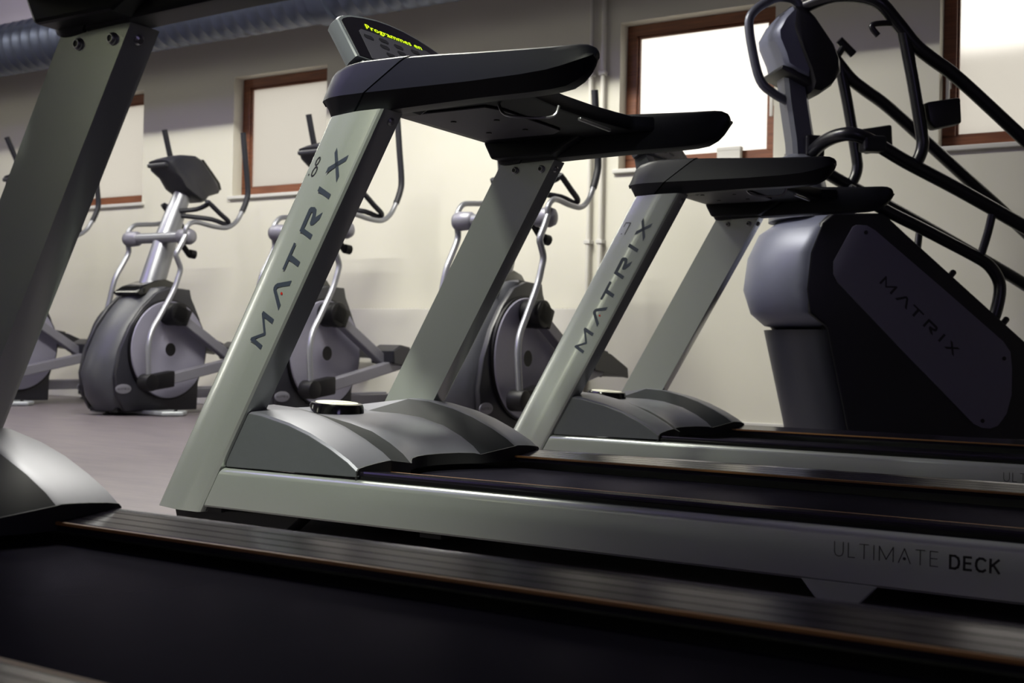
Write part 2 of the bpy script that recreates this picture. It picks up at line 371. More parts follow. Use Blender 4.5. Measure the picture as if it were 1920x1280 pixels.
MB().lathe(Vector((0, 0, 0)) - sd_*.02, -sd_, [(0, .075), (.0, .08), (.14, .08), (.16, .05), (.16, 0)], 24).build('spot_housing', m_trim, t, smooth=40)
MB().cyl((0, .1, .06), (0, .1, ZC-3.72), .012, 10).build('spot_stem', m_bolt, t)

# radiator, pipes, small box on the window
rad = empty('panel_radiator', (-4.40, YB-0.063, 0.14), 0, 'long white panel radiator with slotted top grille, low on the wall', 'radiator')
MB().box((-0.95, -0.035, 0), (0.95, -0.028, 0.60)).build('front_panel', m_pipe, rad, smooth=0, bevel=0.003)
MB().box((-0.95, 0.02, 0), (0.95, 0.028, 0.60)).build('rear_panel', m_pipe, rad, smooth=0, bevel=0.003)
for s in (-1, 1): MB().box((s*0.95-0.004, -0.035, 0), (s*0.95+0.004, 0.028, 0.605)).build('side_panel', m_pipe, rad, smooth=0, bevel=0.002)
g = MB()
for i in range(64): g.box((-0.94+i*0.0295, -0.027, 0.593), (-0.94+i*0.0295+0.016, 0.019, 0.603))
g.build('top_grille', m_pipe, rad, smooth=0)
for s in (-0.6, 0.6): MB().box((s-0.02, 0.028, 0.1), (s+0.02, 0.062, 0.5)).build('wall_bracket', m_trim, rad, smooth=0)
vb = MB(); vb.tube([(0.95, 0, 0.55), (1.0, 0, 0.55), (1.04, 0, 0.60), (1.05, 0, 0.66)], 0.012, 10); vb.cyl((0.975, 0, 0.55), (1.01, 0, 0.55), 0.022, 16)
vb.build('valve', m_trim, rad)
for dx, lab in ((-3.435, 'thin white heating pipe on the wall, the one farther from the bright window'), (-3.35, 'thin white heating pipe on the wall, the one closer to the bright window')):
    p = empty('heating_pipe', (dx, YB-0.035, 0.80), 0, lab, 'pipe', 'heating pipes beside the bright window')
    MB().cyl((0, 0, 0), (0, 0, ZC-0.80), 0.015, 16).build('pipe_run', m_pipe, p)
    for z in (0.35, 1.41): MB().box((-0.022, -0.022, z), (0.022, 0.034, z+0.025)).build('pipe_clip', m_trim, p, smooth=0, bevel=0.003)
bx = empty('window_box', (-2.545, YB+0.075, SILL), 0, 'small white box standing on the sill of the brightest window', 'box')
MB().box((-0.075, -0.02, 0.0), (0.075, 0.02, 0.085)).build('box_body', m_trim, bx, smooth=0, bevel=0.006)
MB().box((-0.078, -0.022, 0.075), (0.078, 0.022, 0.10)).build('box_lid', m_trim, bx, smooth=0, bevel=0.006)

# ------------------------------------------------------------------ lettering (own drawn strokes)
LET = {
 'M': [[(0,0),(.0026,.0436),(.0095,.044),(.0413,.0135),(.0799,.0445),(.0888,.0432),(.0882,0),(.0755,0),(.0757,.0311),(.0432,.0056),(.0385,.0056),(.0134,.0306),(.0120,0)]],
 'A': [[(.2010,0),(.1865,0),(.1625,.0332),(.1575,.0332),(.1305,0),(.1149,0),(.1502,.0414),(.1564,.044),(.1648,.043),(.172,.0384)]],
 'T': [[(.286,.0431),(.2866,.0355),(.2555,.0352),(.2542,0),(.2401,0),(.2405,.0355),(.2110,.0352),(.2105,.0428)]],
 'R': [[(.3190,.0428),(.3801,.0436),(.3872,.0405),(.3930,.0290),(.3905,.0211),(.3785,.0160),(.3716,.0148),(.3935,0),(.3745,0),(.3524,.0105),(.3478,.0187),(.3512,.0227),(.3729,.0257),(.3786,.0284),(.3775,.0328),(.3314,.0324),(.3309,0),(.3175,0)]],
 'I': [[(.444,.0425),(.4306,.0425),(.4299,0),(.4432,0)]],
 'X': [[(.5500,.0423),(.5347,.0423),(.4756,0),(.4933,0)],[(.5503,0),(.5341,0),(.4790,.0423),(.4955,.0423)]],
}
def letters(fn):
    mb = MB()
    for k in 'MATRIX':
        for poly in LET[k]: mb.add([fn(s, t) for s, t in poly], [list(range(len(poly)))])
    return mb
def dotmesh(fn, s, t, r, seg=16):
    return MB().add([fn(s + r*math.cos(2*PI*i/seg), t + r*math.sin(2*PI*i/seg)) for i in range(seg)], [list(range(seg))])
STR = {'U':(.62,[[(0,1),(0,.3),(.08,.08),(.25,0),(.37,0),(.54,.08),(.62,.3),(.62,1)]]), 'L':(.45,[[(0,1),(0,0),(.45,0)]]), 'T':(.6,[[(0,1),(.6,1)],[(.3,1),(.3,0)]]),
       'I':(.04,[[(.02,0),(.02,1)]]), 'M':(.95,[[(0,0),(0,1),(.47,.12),(.95,1),(.95,0)]]), 'A':(.8,[[(0,0),(.4,1),(.8,0)]]), 'E':(.5,[[(.5,1),(0,1),(0,0),(.5,0)],[(0,.52),(.45,.52)]]),
       'D':(.66,[[(0,0),(0,1),(.36,1),(.58,.86),(.66,.62),(.66,.38),(.58,.14),(.36,0),(0,0)]]), 'C':(.66,[[(.66,.88),(.5,1),(.25,1),(.08,.86),(0,.62),(0,.38),(.08,.14),(.25,0),(.5,0),(.66,.12)]]),
       'K':(.62,[[(0,0),(0,1)],[(.6,1),(.02,.45)],[(.2,.6),(.62,0)]])}
def stroke_text(txt, fn, h, wd, gap, s0=0.0):
    mb = MB(); s = s0; centers = {}
    for ch in txt:
        if ch == ' ': s += h*0.5; continue
        w, polys = STR[ch]; centers[ch] = s + w*h/2
        for pl in polys:
            for (a, b) in zip(pl[:-1], pl[1:]):
                A = Vector((s+a[0]*h, a[1]*h)); B = Vector((s+b[0]*h, b[1]*h)); d = (B-A).normalized(); n = Vector((-d.y, d.x))*wd/2; e = d*wd*0.45
                mb.add([fn(*(A-n-e)), fn(*(B-n+e)), fn(*(B+n+e)), fn(*(A+n-e))], [(0,1,2,3)])
        s += w*h + gap
    return mb, s, centers
def text_mesh(txt, size):
    cu = bpy.data.curves.new('txt', 'FONT'); cu.body = txt; cu.size = size; cu.resolution_u = 2
    o = bpy.data.objects.new('txt', cu); C.objects.link(o)
    dg = bpy.context.evaluated_depsgraph_get(); me = bpy.data.meshes.new_from_object(o.evaluated_get(dg))
    V = [tuple(v.co) for v in me.vertices]; F = [list(p.vertices) for p in me.polygons]
    bpy.data.objects.remove(o); bpy.data.curves.remove(cu); bpy.data.meshes.remove(me)
    return V, F

# ------------------------------------------------------------------ treadmill (measured frame: x along the deck, y' from near face, z')
OX, OY, OZ = -1.25, 0.455, 0.045
def L(x, y, z): return (x - OX, y - OY, z - OZ)
def xr(z): return -2.297 + 0.575*(z - 0.084)
AX = Vector((0.575, 0, 1)).normalized(); NX = Vector((-AX.z, 0, AX.x))
def mir(y, far): return 0.91 - y if far else y
def make_treadmill(label):
    t = empty('treadmill', (-1.25, 2.218 + OY, 0), 0, label, 'treadmill', 'treadmills in a row')
    for far in (0, 1):
        my = lambda y: mir(y, far)
        # upright: sheared extrusion
        prof = [(0,.075),(0,.016),(-.0035,.006),(-.010,.0012),(-.016,.0001),(-.018,0),(-.050,0),(-.066,0),(-.068,.0001),(-.080,.0010),(-.092,.0029),(-.104,.0056),(-.118,.0090),(-.140,.0145),(-.178,.025),(-.186,.030),(-.189,.038),(-.188,.075)]
        secs = []
        for z in (0.081, 0.35, 0.7, 1.095):
            secs.append([L(xr(z)+o, my(y), z) for o, y in prof])
        up = MB().loft(secs).build('upright', m_silver, t, smooth=28)
        # bolts on the inner face and the rear face
        for bx_, bz in ((-1.852, 1.071), (-1.760, 1.070)):
            s = 1 if not far else -1
            yb = my(0.075)
            b = MB().lathe(L(bx_, yb, bz), (0, s, 0), [(0, .0115), (.003, .0115), (.004, .0095), (.008, .009), (.0095, .0075), (.0095, .006), (.006, .0055), (.006, 0)], 20).build('bolt', m_bolt, up, smooth=40)
            MB().cyl(L(bx_, yb+s*.0062, bz), L(bx_, yb+s*.0068, bz), .0052, 12).build('bolt_socket', m_boltd, up)
        fn_ = Vector((1, 0, -0.575)).normalized()
        p = Vector(L(xr(1.072), my(0.045), 1.072))
        MB().lathe(p, fn_, [(0, .010), (.003, .010), (.005, .008), (.007, .006), (.007, 0)], 20).build('bolt', m_bolt, up, smooth=40)
        if not far:
            o = Vector((-2.0932, 0, 0.5136))
            fn = lambda s, tt: L(*(o + AX*s + NX*tt + Vector((0, -0.0009, 0))))
            letters(fn).build('lettering', m_letter, up, smooth=0)
            dotmesh(fn, .1567, .0128, .0037).build('logo_dot', m_red, up, smooth=0)
        # side beam under the rails
        bp_ = [(.030,.097),(.006,.097),(.001,.102),(0,.115),(0,.185),(.002,.193),(.008,.199),(.016,.202),(.040,.203)]
        secs = []
        for x in (0.0, -1.0, None):
            secs.append([L((xr(z)+0.004) if x is None else x, my(y), z) for y, z in bp_])
        MB().loft(secs).build('side_beam', m_silver, t, smooth=40)
        # foot rail with raised ribs, ochre inner edge
        yo, yi = .026, .150
        zt = lambda y: .2225 - .0105*(y-yo)/(yi-yo)
        rp = [(yo, .198), (yo, zt(yo)-.004), (yo+.003, zt(yo))]
        nr = 4; w = (yi - yo - .006)/nr
        for i in range(nr):
            a = yo + .003 + i*w
            rp += [(a+.001, zt(a)), (a+w-.0032, zt(a+w)), (a+w-.0028, zt(a+w)-.004), (a+w-.0004, zt(a+w)-.004)]
        rp += [(yi-.003, zt(yi)), (yi, zt(yi)-.003), (yi, .196)]
        MB().loft([[L(x, my(y), z) for y, z in rp] for x in (-0.02, -1.80)]).build('foot_rail', m_rail, t, smooth=25)
        lp = MB(); lp.box(L(-1.80, min(my(yo-.004), my(yo+.004)), .203), L(-.02, max(my(yo-.004), my(yo+.004)), .2135)); lp.build('rail_lip', m_gloss, t, smooth=0, bevel=.0015)
        MB().box(L(-1.81, min(my(yi-.001), my(yi+.005)), .2065), L(-.02, max(my(yi-.001), my(yi+.005)), .2118)).build('edge_strip', m_ochre, t, smooth=0)
        # feet
        MB().prism([L(-2.43, my(.035), .079), L(-2.10, my(.035), .095), L(-1.98, my(.035), .095), L(-2.04, my(.035), .046), L(-2.42, my(.035), .046)], (0, (.07 if not far else -.07), 0)).build('front_foot', m_rubber, t, smooth=0, bevel=.004)
        MB().prism([L(-.690, my(.004), .100), L(-.540, my(.004), .100), L(-.590, my(.004), .046), L(-.645, my(.004), .046)], (0, (.06 if not far else -.06), 0)).build('rear_foot', m_silver, t, smooth=0, bevel=.003)
        # hood fin side panel (dark grey)
        outer = [(-2.22,.350),(-2.15,.349),(-2.10,.343),(-2.01,.324),(-1.94,.302),(-1.87,.272),(-1.815,.243),(-1.788,.224)]
        sp_ = [L(-2.22, my(.014), .205)] + [L(x, my(.014), z) for x, z in outer] + [L(-1.785, my(.014), .209)]
        MB().prism(sp_, (0, (.012 if not far else -.012), 0)).build('hood_side_panel', m_hoodside, t, smooth=0, bevel=.002)
        # armrest and its front cap
        def sec(x, zt_, zm, zb, k=0.0, o=0.0, i=0.0):
            pts = [(-.004+o, zm), (.003+o*.9, zm+.30*(zt_-zm)), (.016+o*.8, zt_-.016), (.022+o*.8, zt_-.005), (.032+o*.7, zt_), (.080-i*.7, zt_), (.087-i*.8, zt_-.005), (.090-i*.9, zt_-.014), (.090-i, zb+.012), (.084-i*.9, zb+.002), (.074-i*.7, zb), (.026+o*.7, zb)]
            return [L(x + k*(z-1.179), my(y), z) for y, z in pts]
        ks = 1.30
        cap = [(-1.936,1.142,1.136,1.133,0,.040,.020),(-1.926,1.170,1.136,1.119,0,.030,.012),(-1.907,1.199,1.1365,1.091,0,.018,.004),(-1.888,1.211,1.137,1.0885,.05,.010,0),(-1.86,1.220,1.137,1.088,.2,.004,0),(-1.83,1.2240,1.137,1.088,.5,.001,0),(-1.722,1.222,1.137,1.091,ks,0,0)]
        rst = [(-1.716,1.2195,1.137,1.092,ks,.001,0),(-1.62,1.2165,1.136,1.097,.6,.001,0),(-1.47,1.2085,1.134,1.101,0,.001,0),(-1.34,1.2015,1.136,1.101,0,.002,0),(-1.275,1.199,1.140,1.103,0,.005,.004),(-1.240,1.1985,1.146,1.107,0,.009,.008),(-1.212,1.198,1.153,1.119,0,.014,.013),(-1.193,1.196,1.159,1.134,0,.020,.019),(-1.180,1.190,1.164,1.149,0,.027,.025),(-1.173,1.181,1.168,1.160,0,.034,.031)]
        MB().loft([sec(*q) for q in cap]).build('console_cap', m_cap, t, smooth=32)
        MB().loft([sec(*q) for q in rst]).build('armrest', m_black, t, smooth=32)
        # gusset joining cap to console
        ya, yb2 = (.070, .135) if not far else (.775, .84)
        MB().prism([L(-1.905, ya, 1.100), L(-1.70, ya, 1.100), L(-1.60, ya, 1.150), L(-1.60, ya, 1.20), L(-1.915, ya, 1.20), L(-1.932, ya, 1.15)], (0, yb2-ya, 0)).build('console_gusset', m_black, t, smooth=0, bevel=.008)
    # console body
    outl = []
    for y in (.075, .13, .20, .30, .455, .61, .71, .78, .835): outl.append((-1.425 - .05*math.sin((y-.075)/.76*PI) + (.06 if y in (.075, .835) else 0), y))
    pl = [(-1.93, .075)] + outl + [(-1.93, .835)]
    lo = [L(x, y, 1.150) for x, y in pl]; hi = [L(x, y, 1.195) for x, y in pl]
    cb = MB().loft([lo, hi]); cb.build('console_body', m_black, t, smooth=30, bevel=.010)
    up_ = MB().prism([L(-1.88, .30, 1.149), L(-1.62, .30, 1.149), L(-1.60, .36, 1.149), L(-1.60, .66, 1.149), L(-1.64, .70, 1.149), L(-1.88, .70, 1.149)], (0, 0, -.006)).build('underside_panel', m_under, t, smooth=0, bevel=.002)
    for hx, hy in ((-1.80, .42), (-1.68, .45), (-1.80, .60), (-1.68, .60)):
        MB().cyl(L(hx, hy, 1.1432), L(hx, hy, 1.1405), .008, 12).build('screw_cover', m_boltd, up_)
    br = MB(); br.tube([L(-1.58, .30, 1.148), L(-1.56, .30, 1.120), L(-1.50, .33, 1.112), L(-1.46, .37, 1.120), L(-1.45, .38, 1.148)], .004, 8)
    br.build('holder_wire', m_bolt, t)
    MB().box(L(-1.46, .50, 1.132), L(-1.45, .68, 1.140)).build('holder_edge', m_bolt, t, smooth=0, bevel=.002)
    # display pod: face plane through A, tilted back
    A = Vector((-2.024, 0, 1.398)); dn = (Vector((-1.955, 0, 1.289)) - A).normalized(); nf = Vector((.844, 0, .536)).normalized()
    def D(y, d, off=0.0):
        p = A + dn*d + nf*off; return L(p.x, y, p.z)
    face = [(.190,0),(.205,-.012),(.230,-.024),(.258,-.034),(.323,-.049),(.390,-.060),(.455,-.063),(.520,-.060),(.587,-.049),(.640,-.034),(.668,-.024),(.695,-.010),(.710,.004),(.720,.06),(.720,.128),(.19,.128)]
    rear = [(y, d, -.055 - .012*math.sin(max(0, min(1, (y-.19)/.53))*PI)) for y, d in face]
    cx, cd = .455, .05
    ins = lambda k: [(cx+(y-cx)*k, cd+(d-cd)*k) for y, d in face]
    dp = MB().loft([[D(y, d, -.052) for y, d in ins(.90)], [D(y, d, -.046) for y, d in ins(.97)], [D(y, d, -.030) for y, d in face], [D(y, d, -.004) for y, d in face], [D(y, d, 0) for y, d in ins(.985)]])
    pod = dp.build('display', m_disp, t, smooth=40)
    scr = [(cx+(y-cx)*.945, cd+(d-cd)*.93) for y, d in face]
    MB().loft([[D(y, d, -.001) for y, d in scr], [D(y, d, .0015) for y, d in scr]]).build('bezel', m_gloss, pod, smooth=0)
    film = [(.268,.020),(.282,.010),(.60,-.004),(.645,.018),(.66,.06),(.66,.118),(.262,.118)]
    MB().loft([[D(y, d, .0012) for y, d in film], [D(y, d, .0022) for y, d in film]]).build('screen', m_screen, pod, smooth=0)
    for ky, kd in ((.300,.034),(.372,.026),(.440,.028),(.360,.052),(.440,.052),(.525,.022),(.372,.078),(.455,.078),(.53,.078),(.59,.04)):
        MB().box((0,0,0),(1,1,1)) if False else None
        q = [(ky-.022, kd), (ky-.016, kd-.007), (ky+.016, kd-.007), (ky+.022, kd), (ky+.016, kd+.007), (ky-.016, kd+.007)]
        MB().loft([[D(y, d, .002) for y, d in q], [D(y, d, .0032) for y, d in q]]).build('key', m_key, pod, smooth=0)
    V, F = text_mesh('Programmes en', 0.026)
    wmax = max(v[0] for v in V)
    MB().add([D(.311 + v[0]/wmax*.264, .004 - .012*0 - v[1]*0.95 + 0.0 - (.004), .0028) for v in V], F).build('display_text', m_led, pod, smooth=0)
    # bracket under the display
    for yy in (.215, .62):
        MB().prism([L(-2.00, yy, 1.265), L(-1.955, yy, 1.285), L(-1.90, yy, 1.195), L(-1.985, yy, 1.195)], (0, .075, 0)).build('display_bracket', m_hoodside, t, smooth=0, bevel=.003)
    MB().box(L(-1.985, .30, 1.190), L(-1.60, .62, 1.203)).build('console_tray', m_cap, t, smooth=0, bevel=.006)
    # ---- motor hood
    FIN = [(-2.30,.215),(-2.292,.295),(-2.278,.333),(-2.25,.348),(-2.18,.3515),(-2.10,.343),(-2.01,.324),(-1.94,.302),(-1.87,.272),(-1.815,.243),(-1.788,.224)]
    MID = [(-2.33,.215),(-2.32,.290),(-2.305,.328),(-2.270,.347),(-2.235,.330),(-2.12,.327),(-2.06,.320),(-2.00,.302),(-1.95,.274),(-1.915,.248),(-1.895,.226)]
    cols = [(.014,0,0),(.020,0,.006),(.045,0,.010),(.085,0,.014),(.130,0,.017),(.146,0,.0175),(.154,0,.0160),(.285,1,-.004),(.300,1,.0),(.34,1,.002),(.40,1,.002),(.455,1,.002)]
    cols = cols + [(.91-y, w_, e) for y, w_, e in cols[-2::-1]]
    grid = []
    for y, w_, e in cols:
        row = []
        for (fx, fz), (mx_, mz) in zip(FIN, MID):
            yy = abs(y-.455)/.170
            bow = 0.0
            if w_ == 1: bow = .070*min(1, yy)**2.0     # rear lip of the middle curves toward the fins
            k = max(0, min(1, (fx+2.30)/.15))
            ee = e*k
            xx = fx*(1-w_) + (mx_ + bow*max(0, (mx_+2.2)/.3) )*w_
            zz = (fz + ee)*(1-w_) + (mz + (e if mx_ > -2.2 else 0))*w_
            row.append(L(xx, y, zz))
        grid.append(row)
    n = len(FIN)
    top = MB(); inn = [MB(), MB()]
    for i in range(len(grid)-1):
        steep = cols[i][1] != cols[i+1][1]
        for j in range(n-1):
            q = [grid[i][j], grid[i+1][j], grid[i+1][j+1], grid[i][j+1]]
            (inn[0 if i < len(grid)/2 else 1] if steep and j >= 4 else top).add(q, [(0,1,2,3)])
    def closed(mb, name, m, par):
        me = bpy.data.meshes.new(name); me.from_pydata(mb.V, [], mb.F)
        bm = bmesh.new(); bm.from_mesh(me); bmesh.ops.remove_doubles(bm, verts=bm.verts, dist=1e-5)
        bmesh.ops.recalc_face_normals(bm, faces=bm.faces)
        if sum(f.normal.z for f in bm.faces) < 0: bmesh.ops.reverse_faces(bm, faces=bm.faces)
        r = bmesh.ops.solidify(bm, geom=bm.faces[:], thickness=.004)
        bm.to_mesh(me); bm.free()
        return link(name, me, m, par, 30)
    hood = closed(top, 'motor_hood', m_hood, t)
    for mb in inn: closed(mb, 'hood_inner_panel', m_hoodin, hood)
    lip = MB()
    ed = [r[-1] for r in grid]
    lip.loft([[p for p in ed], [(p[0]-.004, p[1], .196-OZ) for p in ed]], closed=False)
    closed(lip, 'hood_lip', m_rubber, hood)
    # badge on the hood: flat-fronted puck with cream face
    bz = .331; c = Vector(L(-2.222, .458, bz)); tl = Vector((.06, 0, 1)).normalized()
    puck = MB().lathe(c, tl, [(-.006, .082), (.020, .079), (.0275, .075), (.0285, .067), (.0275, .0)], 40).build('badge', m_gloss, hood, smooth=35)
    MB().lathe(c, tl, [(.027, .064), (.030, .062), (.0305, .0)], 40).build('badge_face', m_badge, puck, smooth=35)
    s_ = .082/.55
    letters(lambda s, tt: c + tl*.0316 + Vector((-(tt-.022)*.45, (s-.275)*s_*1.25, 0)) + Vector((0.02, 0, -.0012))).build('badge_lettering', m_letter, puck, smooth=0)
    # belt, deck, roller, frame
    MB().box(L(-1.98, .160, .165), L(-.04, .750, .178)).build('running_belt', m_belt, t, smooth=0, bevel=.003)
    MB().box(L(-2.25, .040, .105), L(-.06, .870, .164)).build('deck', m_deck, t, smooth=0)
    fr = MB(); fr.box(L(-2.4, .08, .085), L(-.2, .14, .104)); fr.box(L(-2.4, .77, .085), L(-.2, .83, .104))
    for x in (-2.3, -1.6, -.62): fr.box(L(x, .02, .083), L(x+.06, .89, .1045))
    fr.build('under_frame', m_deck, t, smooth=0)
    MB().cyl(L(-.045, .15, .14), L(-.045, .76, .14), .034, 24).build('rear_roller', m_bolt, t)
    for far in (0, 1):
        y0, y1 = (.0, .155) if not far else (.755, .91)
        MB().box(L(-.02, y0, .098), L(.045, y1, .222)).build('end_cap', m_black, t, smooth=0, bevel=.012)
    # wording on the near beam
    fn = lambda s, tt: L(-.622 + s, -.0007, .149 + tt)
    mb, s, cs = stroke_text('ULTIMATE', fn, .0265, .0016, .0095)
    mb.build('beam_lettering', m_letblk, t, smooth=0)
    dotmesh(fn, cs['A'], .008, .003, 8).build('beam_dot', m_letblk, t, smooth=0)
    mb, s, cs = stroke_text('DECK', fn, .0225, .0042, .009, s + .012)
    mb.build('beam_lettering', m_letblk, t, smooth=0)
    return t
def chamfer(off, z):
    y = .0145 + (-.140 - off)/.038*.0105 if off < -.118 else .0090
    return Vector((xr(z)+off, y, z))
CN = Vector((-.24, -.97, 0)).normalized()*.0012
def ring8(off, z, a, b, th):
    mb = MB(); V = []
    for k in range(28):
        th_ = 2*PI*k/28
        for q in (-th/2, th/2):
            zz = z + (b+q)*math.sin(th_)*AX.z
            V.append(L(*(chamfer(off + (a+q)*math.cos(th_), zz) + CN)))
    return mb.add(V, [(2*k, 2*((k+1) % 28), 2*((k+1) % 28)+1, 2*k+1) for k in range(28)])
def quad_on(pts):
    return MB().add([L(*(chamfer(o, z) + CN)) for o, z in pts], [list(range(len(pts)))])

tm2 = make_treadmill('silver treadmill with .8 on its upright and a lit yellow-green display')
tm3 = copy_tree(tm2); tm3.location = (-1.25+.052, 2.218+OY+1.66, 0); tm3['label'] = 'silver treadmill with .7 on its upright, standing in front of the black stair climber'
tm1 = copy_tree(tm2); tm1.location = (-1.25+.052, 2.218+OY-1.636, 0); tm1['label'] = 'treadmill with a thick bolted post before an elliptical and a wide black belt'
def upright_of(t): return [c for c in t.children if c.name.startswith('upright')][0]
u2, u3 = upright_of(tm2), upright_of(tm3)
n8 = ring8(-.1525, .9855, .0068, .0105, .0040); n8b = ring8(-.1475, .9605, .0082, .0128, .0040)
n8.add(n8b.V, n8b.F); d8 = quad_on([(-.1695,.9535),(-.1655,.9525),(-.1645,.956),(-.1685,.957)]); n8.add(d8.V, d8.F)
n8.build('number', m_letblk, u2, smooth=0)
n7 = quad_on([(-.166,1.0005),(-.141,.9985),(-.141,.9955),(-.166,.9975)])
for q in ([(-.1435,.998),(-.140,.998),(-.1395,.955),(-.1425,.955)], [(-.1665,.9985),(-.1635,.9985),(-.1645,.984),(-.1665,.984)], [(-.161,.957),(-.156,.9565),(-.1555,.960),(-.1605,.9605)]):
    d = quad_on(q); n7.add(d.V, d.F)
n7.build('number', m_letblk, u3, smooth=0)

# ------------------------------------------------------------------ elliptical trainers (local: y toward the wall, z up)
def make_elliptical(label):
    t = empty('elliptical_trainer', (-6.18, 5.47, 0), 0, label, 'elliptical trainer', 'elliptical trainers along the wall')
    # body shell, lofted across its width, nose rounded
    front = [(-.38,.03),(-.455,.12),(-.492,.27),(-.448,.40),(-.375,.55),(-.29,.665),(-.19,.77),(-.10,.835)]
    topr = [(.02,.85),(.12,.845),(.19,.842),(.205,.78),(.235,.73),(.285,.64),(.315,.54),(.327,.43),(.31,.30),(.275,.20),(.268,.03)]
    secs = []
    for lx, sh in ((-.165,.14),(-.15,.085),(-.11,.035),(-.05,.006),(0,0),(.05,.006),(.11,.035),(.15,.085),(.165,.14)):
        secs.append([(lx, y+sh*(1 if i < 7 else .5), z) for i, (y, z) in enumerate(front)] + [(lx*(1 if z < .83 else .8), y, z) for y, z in topr])
    body = MB().loft(secs).build('body_shell', m_ell, t, smooth=45)
    # dark side cheeks framing the disc
    chk = [(-.335,.03),(-.40,.13),(-.42,.27),(-.385,.43),(-.31,.58),(-.215,.70),(-.10,.80),(.02,.838),(.19,.838),(.205,.78),(.235,.73),(.285,.64),(.318,.54),(.33,.43),(.314,.30),(.28,.20),(.274,.022)]
    for s in (-1, 1):
        MB().prism([(s*.150, y, z) for y, z in chk], (s*.032, 0, 0)).build('side_cheek', m_ells, t, smooth=30, bevel=.006)
        # crank disc with dark rim and hub hole
        d = MB().lathe((s*.184, 0, .43), (s, 0, 0), [(0, .333), (.014, .333), (.016, .325)], 56).build('crank_disc_rim', m_joint, t, smooth=40)
        d2 = MB().lathe((s*.186, 0, .43), (s, 0, 0), [(0, .320), (.016, .322), (.022, .318), (.024, .24), (.020, .16), (.020, .06), (.026, .05), (.026, .045)], 56).build('crank_disc', m_disc, t, smooth=40)
        MB().lathe((s*.206, 0, .43), (s, 0, 0), [(0, .044), (.0065, .044), (.0065, 0)], 24).build('hub_cap', m_joint, d2, smooth=40)
        tl = MB().lathe((s*.182, -.36, .175), (s, 0, 0), [(0, .05), (.004, .05), (.005, .046), (.005, 0)], 28)
        tl.V = [(v[0], -.36+(v[1]+.36)*1.25, .175+(v[2]-.175)*.62) for v in tl.V]
        bd = tl.build('side_badge', m_arm, t, smooth=40)
        letters(lambda a, b: (s*.1875, -.36 + s*(a-.275)*.17, .175+(b-.022)*.32)).build('badge_lettering', m_ells, bd, smooth=0)
    # glossy boot around the post foot
    MB().loft([[(w*.8, -.20+.02, .78), (w*.8, -.21, .80), (w*.7, -.15, .845), (w*.6, -.04, .885), (w*.55, .06, .905), (w*.55, .14, .885), (w*.6, .17, .845), (w*.6, .10, .80)] for w in (-.15, -.12, .12, .15)]).build('post_boot', m_gloss, t, smooth=40, bevel=.006)
    # post: oval section rising toward the user
    pp = [(-.0,.82),(.13,1.17),(.21,1.36),(.285,1.53)]
    secs = []
    for (y, z), sx, sy in zip(pp, (.072,.064,.057,.05), (.085,.078,.068,.055)):
        secs.append([(sx*math.cos(2*PI*k/24), y+sy*math.sin(2*PI*k/24), z-.42*sy*math.sin(2*PI*k/24)) for k in range(24)])
    MB().loft(secs).build('post', m_tube, t, smooth=50)
    # pivot bar and collars
    pv = MB().cyl((-.24, .07, 1.185), (.24, .07, 1.185), .036, 24).build('pivot_bar', m_tube, t, smooth=40)
    for s in (-1, 1):
        MB().lathe((s*.19, .07, 1.185), (s, 0, 0), [(0, .03), (.02, .05), (.10, .055), (.125, .045), (.135, .02), (.135, 0)], 24).build('pivot_housing', m_arm, t, smooth=50)
    kb = MB(); kb.cyl((.16, .10, 1.17), (.20, .16, 1.07), .02, 12); kb.cyl((.20, .16, 1.08), (.21, .20, 1.075), .03, 12)
    kb.build('lock_lever', m_joint, t)
    # console head
    pts = [(.035,1.705),(.06,1.645),(.14,1.60),(.20,1.53),(.36,1.455),(.40,1.46),(.435,1.50),(.535,1.535),(.545,1.555),(.515,1.61),(.45,1.67),(.36,1.755),(.30,1.775),(.20,1.765),(.08,1.725)]
    secs = [[(lx, .3+(y-.3)*k, 1.62+(z-1.62)*k) for y, z in pts] for lx, k in ((-.105,.86),(-.092,.95),(-.05,1),(.05,1),(.092,.95),(.105,.86))]
    con = MB().loft(secs).build('console', m_ells, t, smooth=40)
    MB().prism([(-.08, .545, 1.562), (-.08, .525, 1.605), (-.08, .46, 1.668), (-.08, .372, 1.752), (-.08, .385, 1.758), (-.08, .475, 1.68), (-.08, .545, 1.615), (-.08, .562, 1.57)], (.16, 0, 0)).build('console_face', m_gloss, con, smooth=0)
    MB().box((-.09, .03, 1.66), (.09, .07, 1.69)).build('console_rear_grip', m_ells, con, smooth=0, bevel=.01)
    # fixed handrails: dark loops either side of the post
    for s in (-1, 1):
        hr = MB(); hr.tube([(s*.05,.20,1.38),(s*.11,.30,1.40),(s*.19,.32,1.43),(s*.22,.30,1.445),(s*.235,.40,1.375),(s*.235,.48,1.33),(s*.215,.475,1.31),(s*.18,.38,1.335),(s*.10,.28,1.345),(s*.05,.22,1.35)], .017, 10, 3)
        hr.build('fixed_handrail', m_grip, t)
